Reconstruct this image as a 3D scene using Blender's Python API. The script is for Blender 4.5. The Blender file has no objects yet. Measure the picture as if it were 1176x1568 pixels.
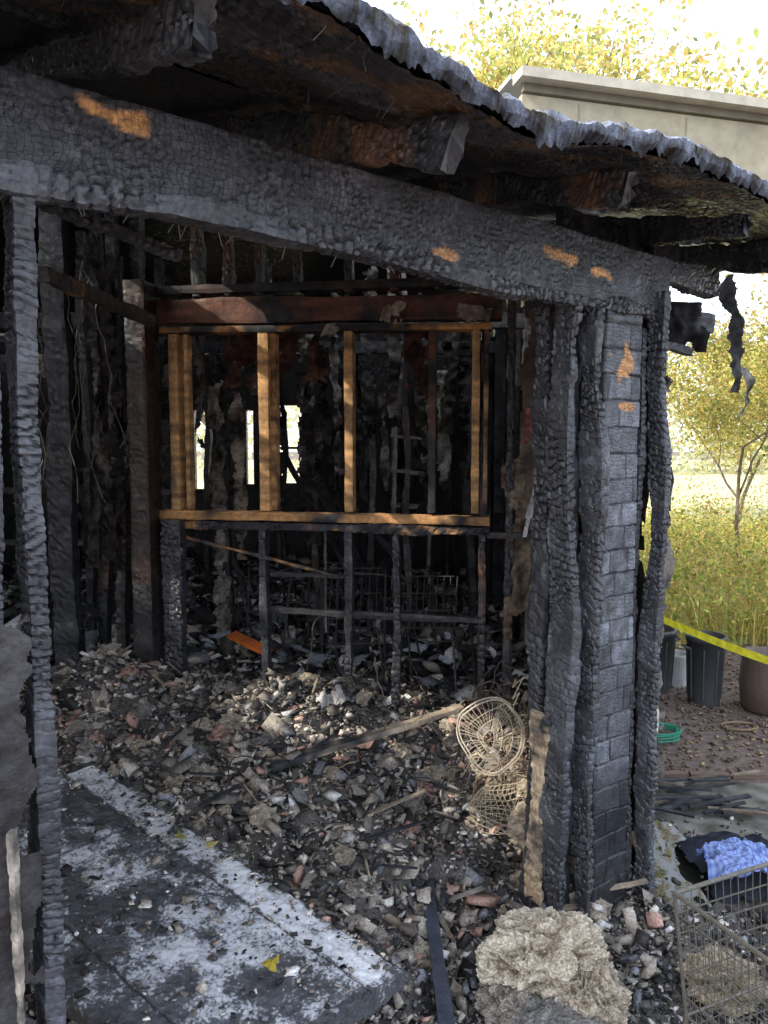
import bpy, math, random, bmesh
import numpy as np
from mathutils import Vector, noise, Matrix
random.seed(7); rng=np.random.default_rng(7)
scene=bpy.context.scene
COL=scene.collection
ox,oy=-.632,1.31
dx_,dy_=.786,.618
nx_,ny_=.618,-.786
def W(s,q,z): return Vector((ox+dx_*s-nx_*q, oy+dy_*s-ny_*q, z))
def SQ(x,y):
    a=x-ox;b=y-oy
    return a*dx_+b*dy_, -(a*nx_+b*ny_)
def sm(a,b,x):
    t=np.clip((x-a)/(b-a),0,1); return t*t*(3-2*t)
def nz(x,y,z=0.0): return noise.noise(Vector((x,y,z)))
def lerp(a,b,t): return tuple(a[i]*(1-t)+b[i]*t for i in range(3))
def alli(u,v,c0,c1,seed,sharp=2.6,wk=1.0):
    uu=u*c0+wk*(1.7*nz(u*c0*.13,v*c1*.3,seed)+.4*nz(u*c0*.6,v*c1*1.5,seed+2)); row=math.floor(uu); fu=uu-row
    off=(math.sin(row*12.9898+seed)*43758.5)%1.0
    vv=v*c1*(.6+.9*off)+off*3+wk*.9*nz(u*c0*.3,v*c1*.3,seed+9); col=math.floor(vv); fv=vv-col
    hsh=(math.sin(row*78.233+col*37.719+seed)*43758.5)%1.0
    e=min(fu,1-fu)*2; e2=min(fv,1-fv)*2*c0/c1
    cr=min(1,min(e,e2)*sharp)
    mk_=min(1,max(.15 if wk>.5 else .55,(nz(u*6,v*6,seed+30)+.35)*2.2))
    return (1-(1-cr)*mk_)*(.62+.5*hsh)

# ---------------- materials
def newmat(name):
    m=bpy.data.materials.new(name); m.use_nodes=True
    nt=m.node_tree; b=nt.nodes['Principled BSDF']; return m,nt,b
def N(nt,t,**k):
    n=nt.nodes.new(t)
    for a,v in k.items():
        if a in n.inputs.keys(): n.inputs[a].default_value=v
        else: setattr(n,a,v)
    return n
def colmat(name,rough=(.5,.9),bump=.5,dist=.004,scale=60,uvcell=None,spec=.5,var=.5,trans=0):
    m,nt,b=newmat(name); L=nt.links.new
    at=N(nt,'ShaderNodeAttribute',attribute_name='Col')
    tc=N(nt,'ShaderNodeTexCoord')
    n1=N(nt,'ShaderNodeTexNoise'); n1.inputs['Scale'].default_value=scale; n1.inputs['Detail'].default_value=5; n1.inputs['Roughness'].default_value=.65
    L(tc.outputs['Object'],n1.inputs['Vector'])
    mr=N(nt,'ShaderNodeMapRange'); mr.inputs[1].default_value=.3; mr.inputs[2].default_value=.7; mr.inputs[3].default_value=1-var; mr.inputs[4].default_value=1+var
    L(n1.outputs['Fac'],mr.inputs[0])
    mx=N(nt,'ShaderNodeVectorMath',operation='SCALE'); L(at.outputs['Color'],mx.inputs[0]); L(mr.outputs[0],mx.inputs['Scale'])
    L(mx.outputs[0],b.inputs['Base Color'])
    n2=N(nt,'ShaderNodeTexNoise'); n2.inputs['Scale'].default_value=scale*.35
    L(tc.outputs['Object'],n2.inputs['Vector'])
    mr2=N(nt,'ShaderNodeMapRange'); mr2.inputs[1].default_value=.35; mr2.inputs[2].default_value=.65; mr2.inputs[3].default_value=rough[0]; mr2.inputs[4].default_value=rough[1]
    L(n2.outputs['Fac'],mr2.inputs[0]); L(mr2.outputs[0],b.inputs['Roughness'])
    b.inputs['Specular IOR Level'].default_value=spec
    bp=N(nt,'ShaderNodeBump'); bp.inputs['Strength'].default_value=bump; bp.inputs['Distance'].default_value=dist
    h=n1.outputs['Fac']
    if uvcell:
        mp=N(nt,'ShaderNodeMapping'); mp.inputs['Scale'].default_value=(uvcell[1],uvcell[0],1); mp.inputs['Rotation'].default_value=(0,0,math.pi/2)
        L(tc.outputs['UV'],mp.inputs['Vector'])
        n3=N(nt,'ShaderNodeTexNoise'); n3.inputs['Scale'].default_value=.3; n3.inputs['Detail'].default_value=5; L(mp.outputs[0],n3.inputs['Vector'])
        ad=N(nt,'ShaderNodeVectorMath',operation='ADD')
        sc=N(nt,'ShaderNodeVectorMath',operation='SCALE'); sc.inputs['Scale'].default_value=3.0
        L(n3.outputs['Color'],sc.inputs[0]); L(mp.outputs[0],ad.inputs[0]); L(sc.outputs[0],ad.inputs[1])
        bk=N(nt,'ShaderNodeTexBrick'); bk.inputs['Scale'].default_value=1; bk.inputs['Mortar Size'].default_value=.05; bk.inputs['Mortar Smooth'].default_value=.5
        bk.inputs['Brick Width'].default_value=1.1; bk.inputs['Row Height'].default_value=.8; bk.offset=.37; bk.squash=1.6; bk.squash_frequency=3; bk.offset_frequency=3
        L(ad.outputs[0],bk.inputs['Vector'])
        n4=N(nt,'ShaderNodeTexNoise'); n4.inputs['Scale'].default_value=7; n4.inputs['Detail'].default_value=3; L(tc.outputs['Object'],n4.inputs['Vector'])
        mk4=N(nt,'ShaderNodeMapRange'); mk4.inputs[1].default_value=.38; mk4.inputs[2].default_value=.55; mk4.inputs[3].default_value=.1; L(n4.outputs['Fac'],mk4.inputs[0])
        mt=N(nt,'ShaderNodeMath',operation='MULTIPLY'); L(bk.outputs['Fac'],mt.inputs[0]); L(mk4.outputs[0],mt.inputs[1])
        inv=N(nt,'ShaderNodeMath',operation='SUBTRACT'); inv.inputs[0].default_value=1; L(mt.outputs[0],inv.inputs[1])
        am=N(nt,'ShaderNodeMath',operation='MULTIPLY_ADD'); L(n1.outputs['Fac'],am.inputs[0]); am.inputs[1].default_value=.8; L(inv.outputs[0],am.inputs[2]); h=am.outputs[0]
        cm=N(nt,'ShaderNodeMapRange'); cm.inputs[3].default_value=.2; cm.inputs[4].default_value=1.05; L(inv.outputs[0],cm.inputs[0])
        mx2=N(nt,'ShaderNodeVectorMath',operation='SCALE'); L(mx.outputs[0],mx2.inputs[0]); L(cm.outputs[0],mx2.inputs['Scale']); L(mx2.outputs[0],b.inputs['Base Color'])
    L(h,bp.inputs['Height']); L(bp.outputs[0],b.inputs['Normal'])
    if trans:
        tr=N(nt,'ShaderNodeBsdfTranslucent'); L(mx.outputs[0],tr.inputs['Color'])
        ms=N(nt,'ShaderNodeMixShader'); ms.inputs[0].default_value=trans
        out=nt.nodes['Material Output']; L(b.outputs[0],ms.inputs[1]); L(tr.outputs[0],ms.inputs[2]); L(ms.outputs[0],out.inputs['Surface'])
    return m
M_char=colmat('charred_wood',(.25,.62),.6,.003,90,None,.65,.5)
M_charfine=colmat('charred_board',(.28,.6),.8,.003,90,(80,62),.55,.5)
M_wood=colmat('scorched_wood',(.5,.8),.4,.002,60,None,.35,.35)
M_sheet=colmat('burnt_drywall',(.7,.95),.6,.004,50,None,.2,.45)
M_chip=colmat('rubble_chips',(.5,.95),.7,.003,110,None,.35,.5)
M_insul=colmat('scorched_insulation',(.85,1),1.0,.010,150,None,.1,.6)
M_shing=colmat('roof_shingle',(.5,.9),.8,.003,160,None,.4,.55)
M_leaf=colmat('leaf_foliage',(.5,.8),.1,.001,20,None,.3,.3,.4)
M_bark=colmat('tree_bark',(.8,.95),.8,.02,12,None,.2,.4)
M_metal=colmat('rusted_wire',(.35,.7),.3,.001,90,None,.6,.35)
M_plastic=colmat('weathered_plastic',(.35,.6),.1,.001,25,None,.5,.15)
M_cloth=colmat('woven_cloth',(.8,.95),.4,.002,90,None,.1,.15)
M_paint=colmat('painted_trim',(.55,.8),.1,.002,8,None,.3,.2)

class Acc:
    def __init__(s): s.v=[];s.f=[];s.c=[];s.u=[]
    def add(s,v,f,c,u=None):
        o=len(s.v); s.v.extend(v); s.f.extend([tuple(i+o for i in q) for q in f])
        if len(c)==3 and not hasattr(c[0],'__len__'): c=[c]*len(v)
        s.c.extend(c); s.u.extend(u if u else [(p[0],p[2]) for p in v])
def mk(name,acc,mat,parent=None,smooth=False):
    me=bpy.data.meshes.new(name)
    me.from_pydata([tuple(p) for p in acc.v],[],acc.f)
    a=me.color_attributes.new('Col','FLOAT_COLOR','POINT')
    c=np.ones((len(acc.v),4),dtype=np.float32); c[:,:3]=np.array([tuple(x) for x in acc.c],dtype=np.float32)
    a.data.foreach_set('color',c.ravel())
    uv=me.uv_layers.new(name='UVMap'); li=np.zeros(len(me.loops),dtype=np.int32); me.loops.foreach_get('vertex_index',li)
    U=np.array(acc.u,dtype=np.float32)[li]; uv.data.foreach_set('uv',U.ravel())
    if smooth: me.polygons.foreach_set('use_smooth',[True]*len(me.polygons))
    me.materials.append(mat); me.update()
    ob=bpy.data.objects.new(name,me); COL.objects.link(ob)
    if parent: ob.parent=parent
    return ob
def npmesh(name,V,F,C,mat,parent=None):
    me=bpy.data.meshes.new(name); n=F.shape[1]
    me.vertices.add(len(V)); me.vertices.foreach_set('co',V.astype(np.float32).ravel())
    me.loops.add(F.size); me.loops.foreach_set('vertex_index',F.astype(np.int32).ravel())
    me.polygons.add(len(F)); me.polygons.foreach_set('loop_start',np.arange(0,F.size,n,dtype=np.int32))
    me.update(calc_edges=True); me.validate()
    a=me.color_attributes.new('Col','FLOAT_COLOR','POINT')
    c=np.ones((len(V),4),dtype=np.float32); c[:,:3]=C
    a.data.foreach_set('color',c.ravel())
    me.materials.append(mat)
    ob=bpy.data.objects.new(name,me); COL.objects.link(ob)
    if parent: ob.parent=parent
    return ob
def empty(name):
    e=bpy.data.objects.new(name,None); COL.objects.link(e); return e

ORANGE=(.78,.40,.15)
EXPO=[]
def charcol(P,cr,seed,wood=0,wc=ORANGE,ash=.5):
    n=nz(P[0]*5+seed,P[1]*5,P[2]*5); n2=nz(P[0]*25,P[1]*25+seed,P[2]*25)
    g=.010+.040*max(0,cr)*(.6+.5*ash)+.09*max(0,n*ash+.1)*cr+.04*max(0,n2)*ash*cr
    c=(g*.93,g*.99,g*1.16)
    w=wood+n*.55+n2*.25-.05 if wood>0 else -1
    for (ctr,r,k) in EXPO:
        d=(Vector(P)-ctr); dd=math.sqrt((d.x/k[0])**2+(d.y/k[0])**2+(d.z/k[1])**2)
        if dd<1.8: w=max(w,(1-dd)*1.4+n*1.0+n2*1.2+.1)
    if w>0:
        t=min(1,w*3.0); f=.7+.6*nz(P[0]*4,P[1]*4,P[2]*40+seed)
        c=lerp(c,(wc[0]*f,wc[1]*f,wc[2]*f),t)
    return c
def plank(acc,p0,p1,w,h,up=Vector((0,0,1)),step=.012,amp=.005,burn=.12,cell=(34,30),wood=0,wc=ORANGE,seed=None,fine=True,ash=.5,warp=0,colf=None,ragged=0.0,stepL=None,sharp=2.6,wk=1.0):
    p0=Vector(p0);p1=Vector(p1)
    if seed is None: seed=random.random()*90
    a=(p1-p0); Lh=a.length; a=a.normalized(); up=Vector(up)
    if abs(a.dot(up))>.95: up=Vector((0,1,0)) if abs(a.y)<.9 else Vector((1,0,0))
    sd=a.cross(up).normalized(); uv=sd.cross(a).normalized()
    nw=max(1,round(w/step)); nh=max(1,round(h/step)); n=max(2,round(Lh/(stepL or step)))
    ring=[]
    for i in range(nw): ring.append((-w/2+w*i/nw,-h/2,0,-1))
    for i in range(nh): ring.append((w/2,-h/2+h*i/nh,1,0))
    for i in range(nw): ring.append((w/2-w*i/nw,h/2,0,1))
    for i in range(nh): ring.append((-w/2,h/2-h*i/nh,-1,0))
    for k in (0,nw,nw+nh,2*nw+nh):
        x,y,_,_=ring[k]; ring[k]=(x*.96,y*.96,math.copysign(.7,x),math.copysign(.7,y))
    m=len(ring); V=[];C=[];U=[]
    per=[0]
    for k in range(m):
        b=ring[(k+1)%m]; per.append(per[-1]+math.hypot(b[0]-ring[k][0],b[1]-ring[k][1]))
    for i in range(n+1):
        t=i/n*Lh
        sc=1-burn*(.5+nz(t*3.5,seed,1.3)+.4*nz(t*13,seed,4))
        ox2=warp*nz(t*1.6,seed,7.7); oy2=warp*nz(t*1.6,seed,17.7)
        for k in range(m):
            x,y,ex,ey=ring[k]
            if fine:
                cr=alli(t,per[k],cell[0],cell[1],seed,sharp,wk); disp=amp*(cr-.6)
            else: cr=.5+nz(t*20,per[k]*20,seed)*.6; disp=amp*(cr-.5)
            disp+=amp*.9*nz(t*9,per[k]*9,seed+3)
            tt=t
            if ragged and (i==0 or i==n): tt=t+ragged*nz(x*60,y*60,seed)*(-1 if i==0 else 1)
            P=p0+a*tt+sd*(x*sc+ex*disp+ox2)+uv*(y*sc+ey*disp+oy2)
            V.append(P); U.append((t+seed,per[k]+seed))
            C.append(colf(P,cr,seed) if colf else charcol(P,cr,seed,wood,wc,ash))
    F=[]
    for i in range(n):
        for k in range(m):
            k2=(k+1)%m; F.append((i*m+k,i*m+k2,(i+1)*m+k2,(i+1)*m+k))
    F.append(tuple(reversed(range(m)))); F.append(tuple(n*m+k for k in range(m)))
    acc.add(V,F,C,U)
def sheet(acc,p,ux,uy,nx,ny,amp=.02,tear=.35,freq=6,col=(.2,.17,.14),col2=(.03,.028,.026),seed=None,edge=(1,1,1,1),curl=0):
    if seed is None: seed=random.random()*99
    p=Vector(p);ux=Vector(ux);uy=Vector(uy); nrm=ux.cross(uy).normalized()
    Lx=ux.length; Ly=uy.length
    V=[];C=[]
    def keep(i,j):
        a=i/nx;b=j/ny
        m=min(a if edge[0] else 1,(1-a) if edge[1] else 1); m2=min(b if edge[2] else 1,(1-b) if edge[3] else 1)
        e=min(m*Lx,m2*Ly)/min(Lx,Ly)
        return e+tear*nz(a*Lx*freq,b*Ly*freq,seed)+tear*.4*nz(a*Lx*freq*4,b*Ly*freq*4,seed)-tear*.25>0
    for j in range(ny+1):
        for i in range(nx+1):
            a=i/nx;b=j/ny
            jit=.3
            d=amp*(nz(a*Lx*7,b*Ly*7,seed+5)+.5*nz(a*Lx*22,b*Ly*22,seed+9))+curl*(a-.5)**2
            P=p+ux*(a+jit/nx*nz(i*.9,j*.9,seed))+uy*(b+jit/ny*nz(i*.9,j*.9,seed+50))+nrm*d
            V.append(P)
            f=.5+.9*nz(a*Lx*9,b*Ly*9,seed+20)+.5*nz(a*Lx*40,b*Ly*40,seed)
            C.append(lerp(col2,col,min(1,max(0,f))))
    F=[]
    for j in range(ny):
        for i in range(nx):
            if keep(i+.5,j+.5): F.append((j*(nx+1)+i,j*(nx+1)+i+1,(j+1)*(nx+1)+i+1,(j+1)*(nx+1)+i))
    acc.add(V,F,C,[(q[0],q[2]) for q in V])
def tube(acc,pts,r,n=6,col=(.2,.15,.1),closed=False,r2=None):
    pts=[Vector(p) for p in pts]; m=len(pts); V=[];F=[];prev=None
    for i,p in enumerate(pts):
        if closed: t=pts[(i+1)%m]-pts[i-1]
        else: t=pts[min(i+1,m-1)]-pts[max(i-1,0)]
        t=t.normalized() if t.length>1e-9 else Vector((0,0,1))
        if prev is None: prev=t.orthogonal().normalized()
        a=(prev-t*prev.dot(t)); a=a.normalized() if a.length>1e-6 else t.orthogonal().normalized(); prev=a
        b=t.cross(a); rr=r if r2 is None else r+(r2-r)*i/max(1,m-1)
        for k in range(n):
            g=2*math.pi*k/n; V.append(p+a*math.cos(g)*rr+b*math.sin(g)*rr)
    for i in range(m if closed else m-1):
        j=(i+1)%m
        for k in range(n):
            k2=(k+1)%n; F.append((i*n+k,i*n+k2,j*n+k2,j*n+k))
    if not closed: F.append(tuple(reversed(range(n)))); F.append(tuple((m-1)*n+k for k in range(n)))
    acc.add(V,F,col)
def lathe(acc,prof,c,n=32,col=(.05,.05,.05)):
    V=[];F=[]
    for (r,z) in prof:
        for k in range(n):
            g=2*math.pi*k/n; V.append((c[0]+r*math.cos(g),c[1]+r*math.sin(g),c[2]+z))
    for i in range(len(prof)-1):
        for k in range(n):
            k2=(k+1)%n; F.append((i*n+k,i*n+k2,(i+1)*n+k2,(i+1)*n+k))
    acc.add(V,F,col)
def box(acc,c,sz,col,rz=0):
    V=[];R=Matrix.Rotation(rz,3,'Z')
    for x in(-1,1):
        for y in(-1,1):
            for z in(-1,1): V.append(Vector(c)+R@Vector((x*sz[0]/2,y*sz[1]/2,z*sz[2]/2)))
    acc.add(V,[(0,1,3,2),(4,6,7,5),(0,4,5,1),(2,3,7,6),(0,2,6,4),(1,5,7,3)],col)

# ================= CAMERA / LIGHT
cam=bpy.data.cameras.new('Camera'); co=bpy.data.objects.new('Camera',cam); COL.objects.link(co)
co.location=(0,0,1.6); co.rotation_euler=(math.radians(90-4.8),0,0)
cam.sensor_fit='VERTICAL'; cam.sensor_height=36; cam.lens=26; cam.clip_start=.05; cam.clip_end=1500
scene.camera=co
EL=math.radians(36); sh=Vector((-.92,-.38)).normalized()
ts=Vector((sh.x*math.cos(EL),sh.y*math.cos(EL),math.sin(EL)))
sl=bpy.data.lights.new('Sun','SUN'); sl.energy=5; sl.angle=math.radians(.5); sl.color=(1,.92,.8)
so=bpy.data.objects.new('Sun',sl); COL.objects.link(so); so.rotation_euler=ts.to_track_quat('Z','Y').to_euler(); so.location=ts*20
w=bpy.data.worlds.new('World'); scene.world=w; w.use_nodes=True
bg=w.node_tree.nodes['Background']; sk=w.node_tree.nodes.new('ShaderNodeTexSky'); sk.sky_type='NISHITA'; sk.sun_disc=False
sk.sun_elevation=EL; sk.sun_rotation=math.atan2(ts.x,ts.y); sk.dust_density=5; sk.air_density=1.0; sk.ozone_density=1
sky_lift=w.node_tree.nodes.new('ShaderNodeVectorMath'); sky_lift.operation='ADD'; sky_lift.inputs[1].default_value=(9.6,10.4,12.0)  # constant white added to the sky to whiten it and lift shaded areas
w.node_tree.links.new(sk.outputs[0],sky_lift.inputs[0]); w.node_tree.links.new(sky_lift.outputs[0],bg.inputs[0]); bg.inputs[1].default_value=.15
scene.view_settings.view_transform='Standard'; scene.view_settings.look='None'; scene.view_settings.exposure=0

# ================= GROUND
m,nt,b=newmat('dirt_ground'); L=nt.links.new
tc=N(nt,'ShaderNodeTexCoord'); n1=N(nt,'ShaderNodeTexNoise'); n1.inputs['Scale'].default_value=1.3; n1.inputs['Detail'].default_value=8; L(tc.outputs['Object'],n1.inputs['Vector'])
n2=N(nt,'ShaderNodeTexNoise'); n2.inputs['Scale'].default_value=25; n2.inputs['Detail'].default_value=8; L(tc.outputs['Object'],n2.inputs['Vector'])
r=N(nt,'ShaderNodeValToRGB'); e=r.color_ramp.elements; e[0].position=.35;e[0].color=(.07,.05,.045,1);e[1].position=.7;e[1].color=(.24,.18,.15,1)
mm=N(nt,'ShaderNodeMath',operation='ADD'); h2=N(nt,'ShaderNodeMath',operation='MULTIPLY'); h2.inputs[1].default_value=.5; L(n1.outputs['Fac'],mm.inputs[0]);L(n2.outputs['Fac'],mm.inputs[1]);L(mm.outputs[0],h2.inputs[0]);L(h2.outputs[0],r.inputs[0]);L(r.outputs[0],b.inputs['Base Color'])
bp=N(nt,'ShaderNodeBump');bp.inputs['Strength'].default_value=.7;bp.inputs['Distance'].default_value=.02;L(n2.outputs['Fac'],bp.inputs['Height']);L(bp.outputs[0],b.inputs['Normal']);b.inputs['Roughness'].default_value=.85
a=Acc(); g=600
a.add([(-g,-g,0),(g,-g,0),(g,g,0),(-g,g,0)],[(0,1,2,3)],(.1,.1,.1)); mk('ground',a,m)
m,nt,b=newmat('field_grass'); n1=N(nt,'ShaderNodeTexNoise'); n1.inputs['Scale'].default_value=3; n1.inputs['Detail'].default_value=8
r=N(nt,'ShaderNodeValToRGB'); e=r.color_ramp.elements; e[0].position=.3;e[0].color=(.3,.3,.13,1);e[1].position=.7;e[1].color=(.58,.56,.36,1)
tc=N(nt,'ShaderNodeTexCoord');nt.links.new(tc.outputs['Object'],n1.inputs['Vector']);nt.links.new(n1.outputs['Fac'],r.inputs[0]);nt.links.new(r.outputs[0],b.inputs['Base Color']);b.inputs['Roughness'].default_value=.9
a=Acc(); V=[];F=[]
for i in range(61):
    x=-60+i*2.4; V+= [(x,6.1+.5*nz(x*.7,0)+(4 if x<.9 else 0),.004),(x,120,.004)]
F=[(2*i,2*i+2,2*i+3,2*i+1) for i in range(60)]
a.add(V,F,(.2,.2,.1)); mk('field',a,m)

# ================= BURNED HOUSE
house=empty('burned_house')
def roofz(x,y):
    s,q=SQ(x,y); r=q+.4
    return 2.30+.3*min(r,3.0)-.12*max(0,r-3.0)-.075*math.exp(-((s-.8)/.33)**2)*math.exp(-(r/.5)**2)+.012*nz(s*2.5,1,1)
def ex(s,z,rs,rz,q=0): EXPO.append((W(s,q,z),1,(rs,rz)))
ex(.15,2.205,.08,.024,-.02)
ex(.98,2.085,.05,.014); ex(1.42,2.155,.09,.022); ex(1.62,2.13,.05,.02)
ex(1.78,1.88,.05,.05,-.01); ex(1.79,1.74,.06,.015,-.01)
A=Acc()
plank(A,W(-.6,0,2.145),W(2.0,0,2.145),.05,.19,step=.008,stepL=.007,amp=.0025,burn=.05,cell=(48,46),ash=1.5)
mk('front_beam',A,M_charfine,house)
A=Acc()
plank(A,W(-.6,-.006,2.06),W(1.9,-.006,2.055),.062,.05,step=.008,stepL=.005,amp=.010,burn=.35,cell=(38,30),ash=1.1,warp=.02)
mk('front_beam_lower_ply',A,M_char,house)
A=Acc()
plank(A,W(-.15,.10,2.11),W(.42,.30,2.06),.03,.026,step=.007,stepL=.005,amp=.008,cell=(36,16),ash=1.2)
plank(A,W(-.3,.12,2.17),W(2.0,.12,2.17),.04,.1,step=.03,fine=False,ash=.2)
plank(A,(-.99,2.2,2.11),(-.957,3.1,2.13),.035,.05,step=.015,ash=1,wood=.05)
mk('ceiling_lath',A,M_char,house)
upn=Vector((nx_,ny_,0))
A=Acc()
for s in(0.0,-.062):
    plank(A,W(s,0,0.0),W(s,0,2.05),.036,.085,up=upn,step=.007,stepL=.004,amp=.0065,burn=.2,cell=(58,26),ash=1,warp=.014)
for s in(-.45,-.9,-1.4,-1.9,-2.4,-2.9):
    plank(A,W(s,0,0),W(s,0,2.05),.04,.09,up=upn,step=.04,fine=False)
mk('left_jamb_stud',A,M_char,house)
A=Acc()
sheet(A,W(-.25,-.055,0),W(-.015,-.055,0)-W(-.25,-.055,0),(0,0,1.32),60,330,amp=.010,tear=.2,freq=9,col=(.055,.053,.058),col2=(.016,.016,.018),edge=(0,1,0,1))
sheet(A,W(-3.2,-.05,0),W(-.24,-.05,0)-W(-3.2,-.05,0),(0,0,2.1),60,50,amp=.01,tear=.05,col=(.06,.06,.06),edge=(0,0,0,0))
mk('left_siding',A,M_char,house)
A=Acc(); plank(A,W(-.058,-.072,0),W(-.062,-.072,.95),.012,.02,step=.007,amp=.004,burn=.4,wood=.3,wc=(.62,.55,.45)); mk('left_corner_trim',A,M_wood,house)
A=Acc()
def rp(s,q,wd,dp,z0,z1,**k): plank(A,W(s,q,z0),W(s,q,z1),wd,dp,up=upn,**k)
rp(1.545,.03,.042,.10,0,2.04,step=.0075,stepL=.0055,amp=.009,burn=.35,cell=(40,24),ash=1,warp=.03)
rp(1.545,.125,.05,.07,0,2.04,step=.010,stepL=.007,amp=.010,burn=.35,cell=(30,20),ash=.5,warp=.04)
rp(1.625,.0,.04,.09,0,2.04,step=.0075,stepL=.0055,amp=.009,burn=.5,cell=(38,22),ash=.9,warp=.04)
rp(1.60,.08,.06,.09,0,2.04,step=.02,amp=.009,burn=.35,fine=False)
rp(1.955,-.02,.042,.075,.0,2.12,step=.0075,stepL=.0055,amp=.009,burn=.35,cell=(44,24),ash=1.2,warp=.03)
rp(1.895,.02,.03,.05,.0,2.0,step=.0085,stepL=.007,amp=.007,burn=.4,cell=(40,24),ash=.4,warp=.02)
mk('right_corner_post',A,M_char,house)
A=Acc()
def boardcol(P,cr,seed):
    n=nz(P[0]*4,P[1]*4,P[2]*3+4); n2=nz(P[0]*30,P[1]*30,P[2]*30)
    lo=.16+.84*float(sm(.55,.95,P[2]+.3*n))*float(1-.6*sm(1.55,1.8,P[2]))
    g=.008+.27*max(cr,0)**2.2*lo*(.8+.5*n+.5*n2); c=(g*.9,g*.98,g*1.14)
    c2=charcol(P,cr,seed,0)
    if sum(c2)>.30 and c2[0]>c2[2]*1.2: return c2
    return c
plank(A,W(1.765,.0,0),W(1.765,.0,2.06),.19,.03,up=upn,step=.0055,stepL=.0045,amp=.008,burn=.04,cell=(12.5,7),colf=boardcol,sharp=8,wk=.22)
mk('corner_sheathing_board',A,M_charfine,house)
A=Acc()
plank(A,W(1.506,.10,.12),W(1.508,.085,.76),.014,.085,up=upn,step=.008,amp=.012,burn=.5,cell=(30,20),wood=.22,wc=(.72,.56,.38),ash=.4)  # pale jamb piece; sunlight on the lower jamb is put into its colour
mk('sunlit_jamb_block',A,M_wood,house)
A=Acc()
for z0,z1,w_ in((.35,1.0,.05),(.85,1.42,.06),(1.3,1.62,.05),(1.8,2.0,.05)):
    sheet(A,(.935,2.52,z0),(w_,.10,0),(0,0,z1-z0),16,80,amp=.03,tear=.6,freq=10,col=(.22,.20,.17),col2=(.02,.02,.02),curl=.1)
sheet(A,(.945,2.53,.42),(.03,.06,0),(0,0,.45),12,70,amp=.02,tear=.4,freq=10,col=(.6,.58,.52),col2=(.1,.1,.1))
mk('corner_peeled_siding',A,M_sheet,house)
A=Acc()
for y in(2.75,3.15,3.6,4.1,4.6,5.2,5.8,6.5,7.3): plank(A,(.90,y,0),(.90,y,min(2.75,roofz(.9,y)-.06)),.09,.045,step=.03,fine=False,amp=.01,ash=.2)
sheet(A,(.955,2.62,0),(0,5,0),(0,0,2.38),100,50,amp=.02,tear=.05,freq=5,col=(.07,.07,.07),edge=(1,0,0,0))
sheet(A,(.95,3.4,2.36),(0,4.2,0),(0,0,.22),80,6,amp=.01,tear=.05,freq=5,col=(.07,.07,.07),edge=(1,0,0,0))
mk('side_wall',A,M_char,house)
HOLES=[(-2.1,2.7,.62,.42),(-3.5,1.85,.6,.4),(-2.7,1.4,.45,.35),(.0,4.25,.9,.45)]
def inhole(x,y):
    for (a,b,c,d) in HOLES:
        if ((x-a)/c)**2+((y-b)/d)**2+.7*nz(x*4,y*4,3)<1: return True
    return False
def RP(sv,r):
    t=max(0,min(1,(sv-.6)/1.8)); d=Vector((-nx_*(1-t),-ny_*(1-t)+1*t,0)); d.normalize()
    P=W(sv,-.4,0)+d*r; return P.x,P.y
def roofgrid(s0,s1,r0,r1,ns,nr,zo,amp,colf,ragfront=.0,seed=1,holes=True):
    V=[];C=[];F=[]
    for j in range(nr+1):
        for i in range(ns+1):
            sv=s0+(s1-s0)*i/ns; rr=r0+(r1-r0)*j/nr
            if r0<=0 and ragfront and j<6: rr+= (1-j/6)*ragfront*(nz(sv*9,seed,0)+.6*nz(sv*31,seed,2))
            x,y=RP(sv,rr); z=roofz(x,y)+zo
            if amp:
                cr=alli(sv,rr,34,26,seed); d=-amp*cr+.016*nz(sv*5,rr*5,seed)
            else: cr=.5; d=.01*nz(sv*6,rr*6,seed)
            V.append((x,y,z+d)); C.append(colf((x,y,z),cr))
    for j in range(nr):
        for i in range(ns):
            p=V[j*(ns+1)+i]
            if holes and inhole(p[0],p[1]): continue
            F.append((j*(ns+1)+i,j*(ns+1)+i+1,(j+1)*(ns+1)+i+1,(j+1)*(ns+1)+i))
    return V,F,C
def rcol(P,c):
    k=charcol(P,c,5,0,ORANGE,1.1); n=nz(P[0]*7,P[1]*7,12)+.4*nz(P[0]*30,P[1]*30,2); q=SQ(P[0],P[1])[1]
    n+=.25*max(0,1-(q+.4)/.15)
    return lerp(k,(.22,.13,.065),max(0,min(.7,(n-.15)*2.2)))
A=Acc()
V,F,C=roofgrid(-.4,2.4,-.0,.75,400,90,0,.007,rcol,.03,2,False)
A.add(V,F,C)
V,F,C=roofgrid(-3.4,-.4,0,.75,60,14,0,.008,lambda P,c:charcol(P,c,5,0,ORANGE,.5),.0,2,True); A.add(V,F,C)
V,F,C=roofgrid(-3.4,2.4,.75,7,130,140,0,0,lambda P,c:charcol(P,c,5,0,ORANGE,.1),.0,2,True); A.add(V,F,C)
mk('roof_sheathing',A,M_char,house)
def shcol(P,c):
    n=nz(P[0]*14,P[1]*14,3); g=.13+.10*n; return (g*.92,g,g*1.12)
A=Acc()
V,F,C=roofgrid(-3.4,2.42,.03,7,200,90,.03,0,shcol,.0,4,True); A.add(V,F,C)
mk('roof_shingles',A,M_shing,house)
A=Acc(); V=[];C=[];F=[]; ns=1100
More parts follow.
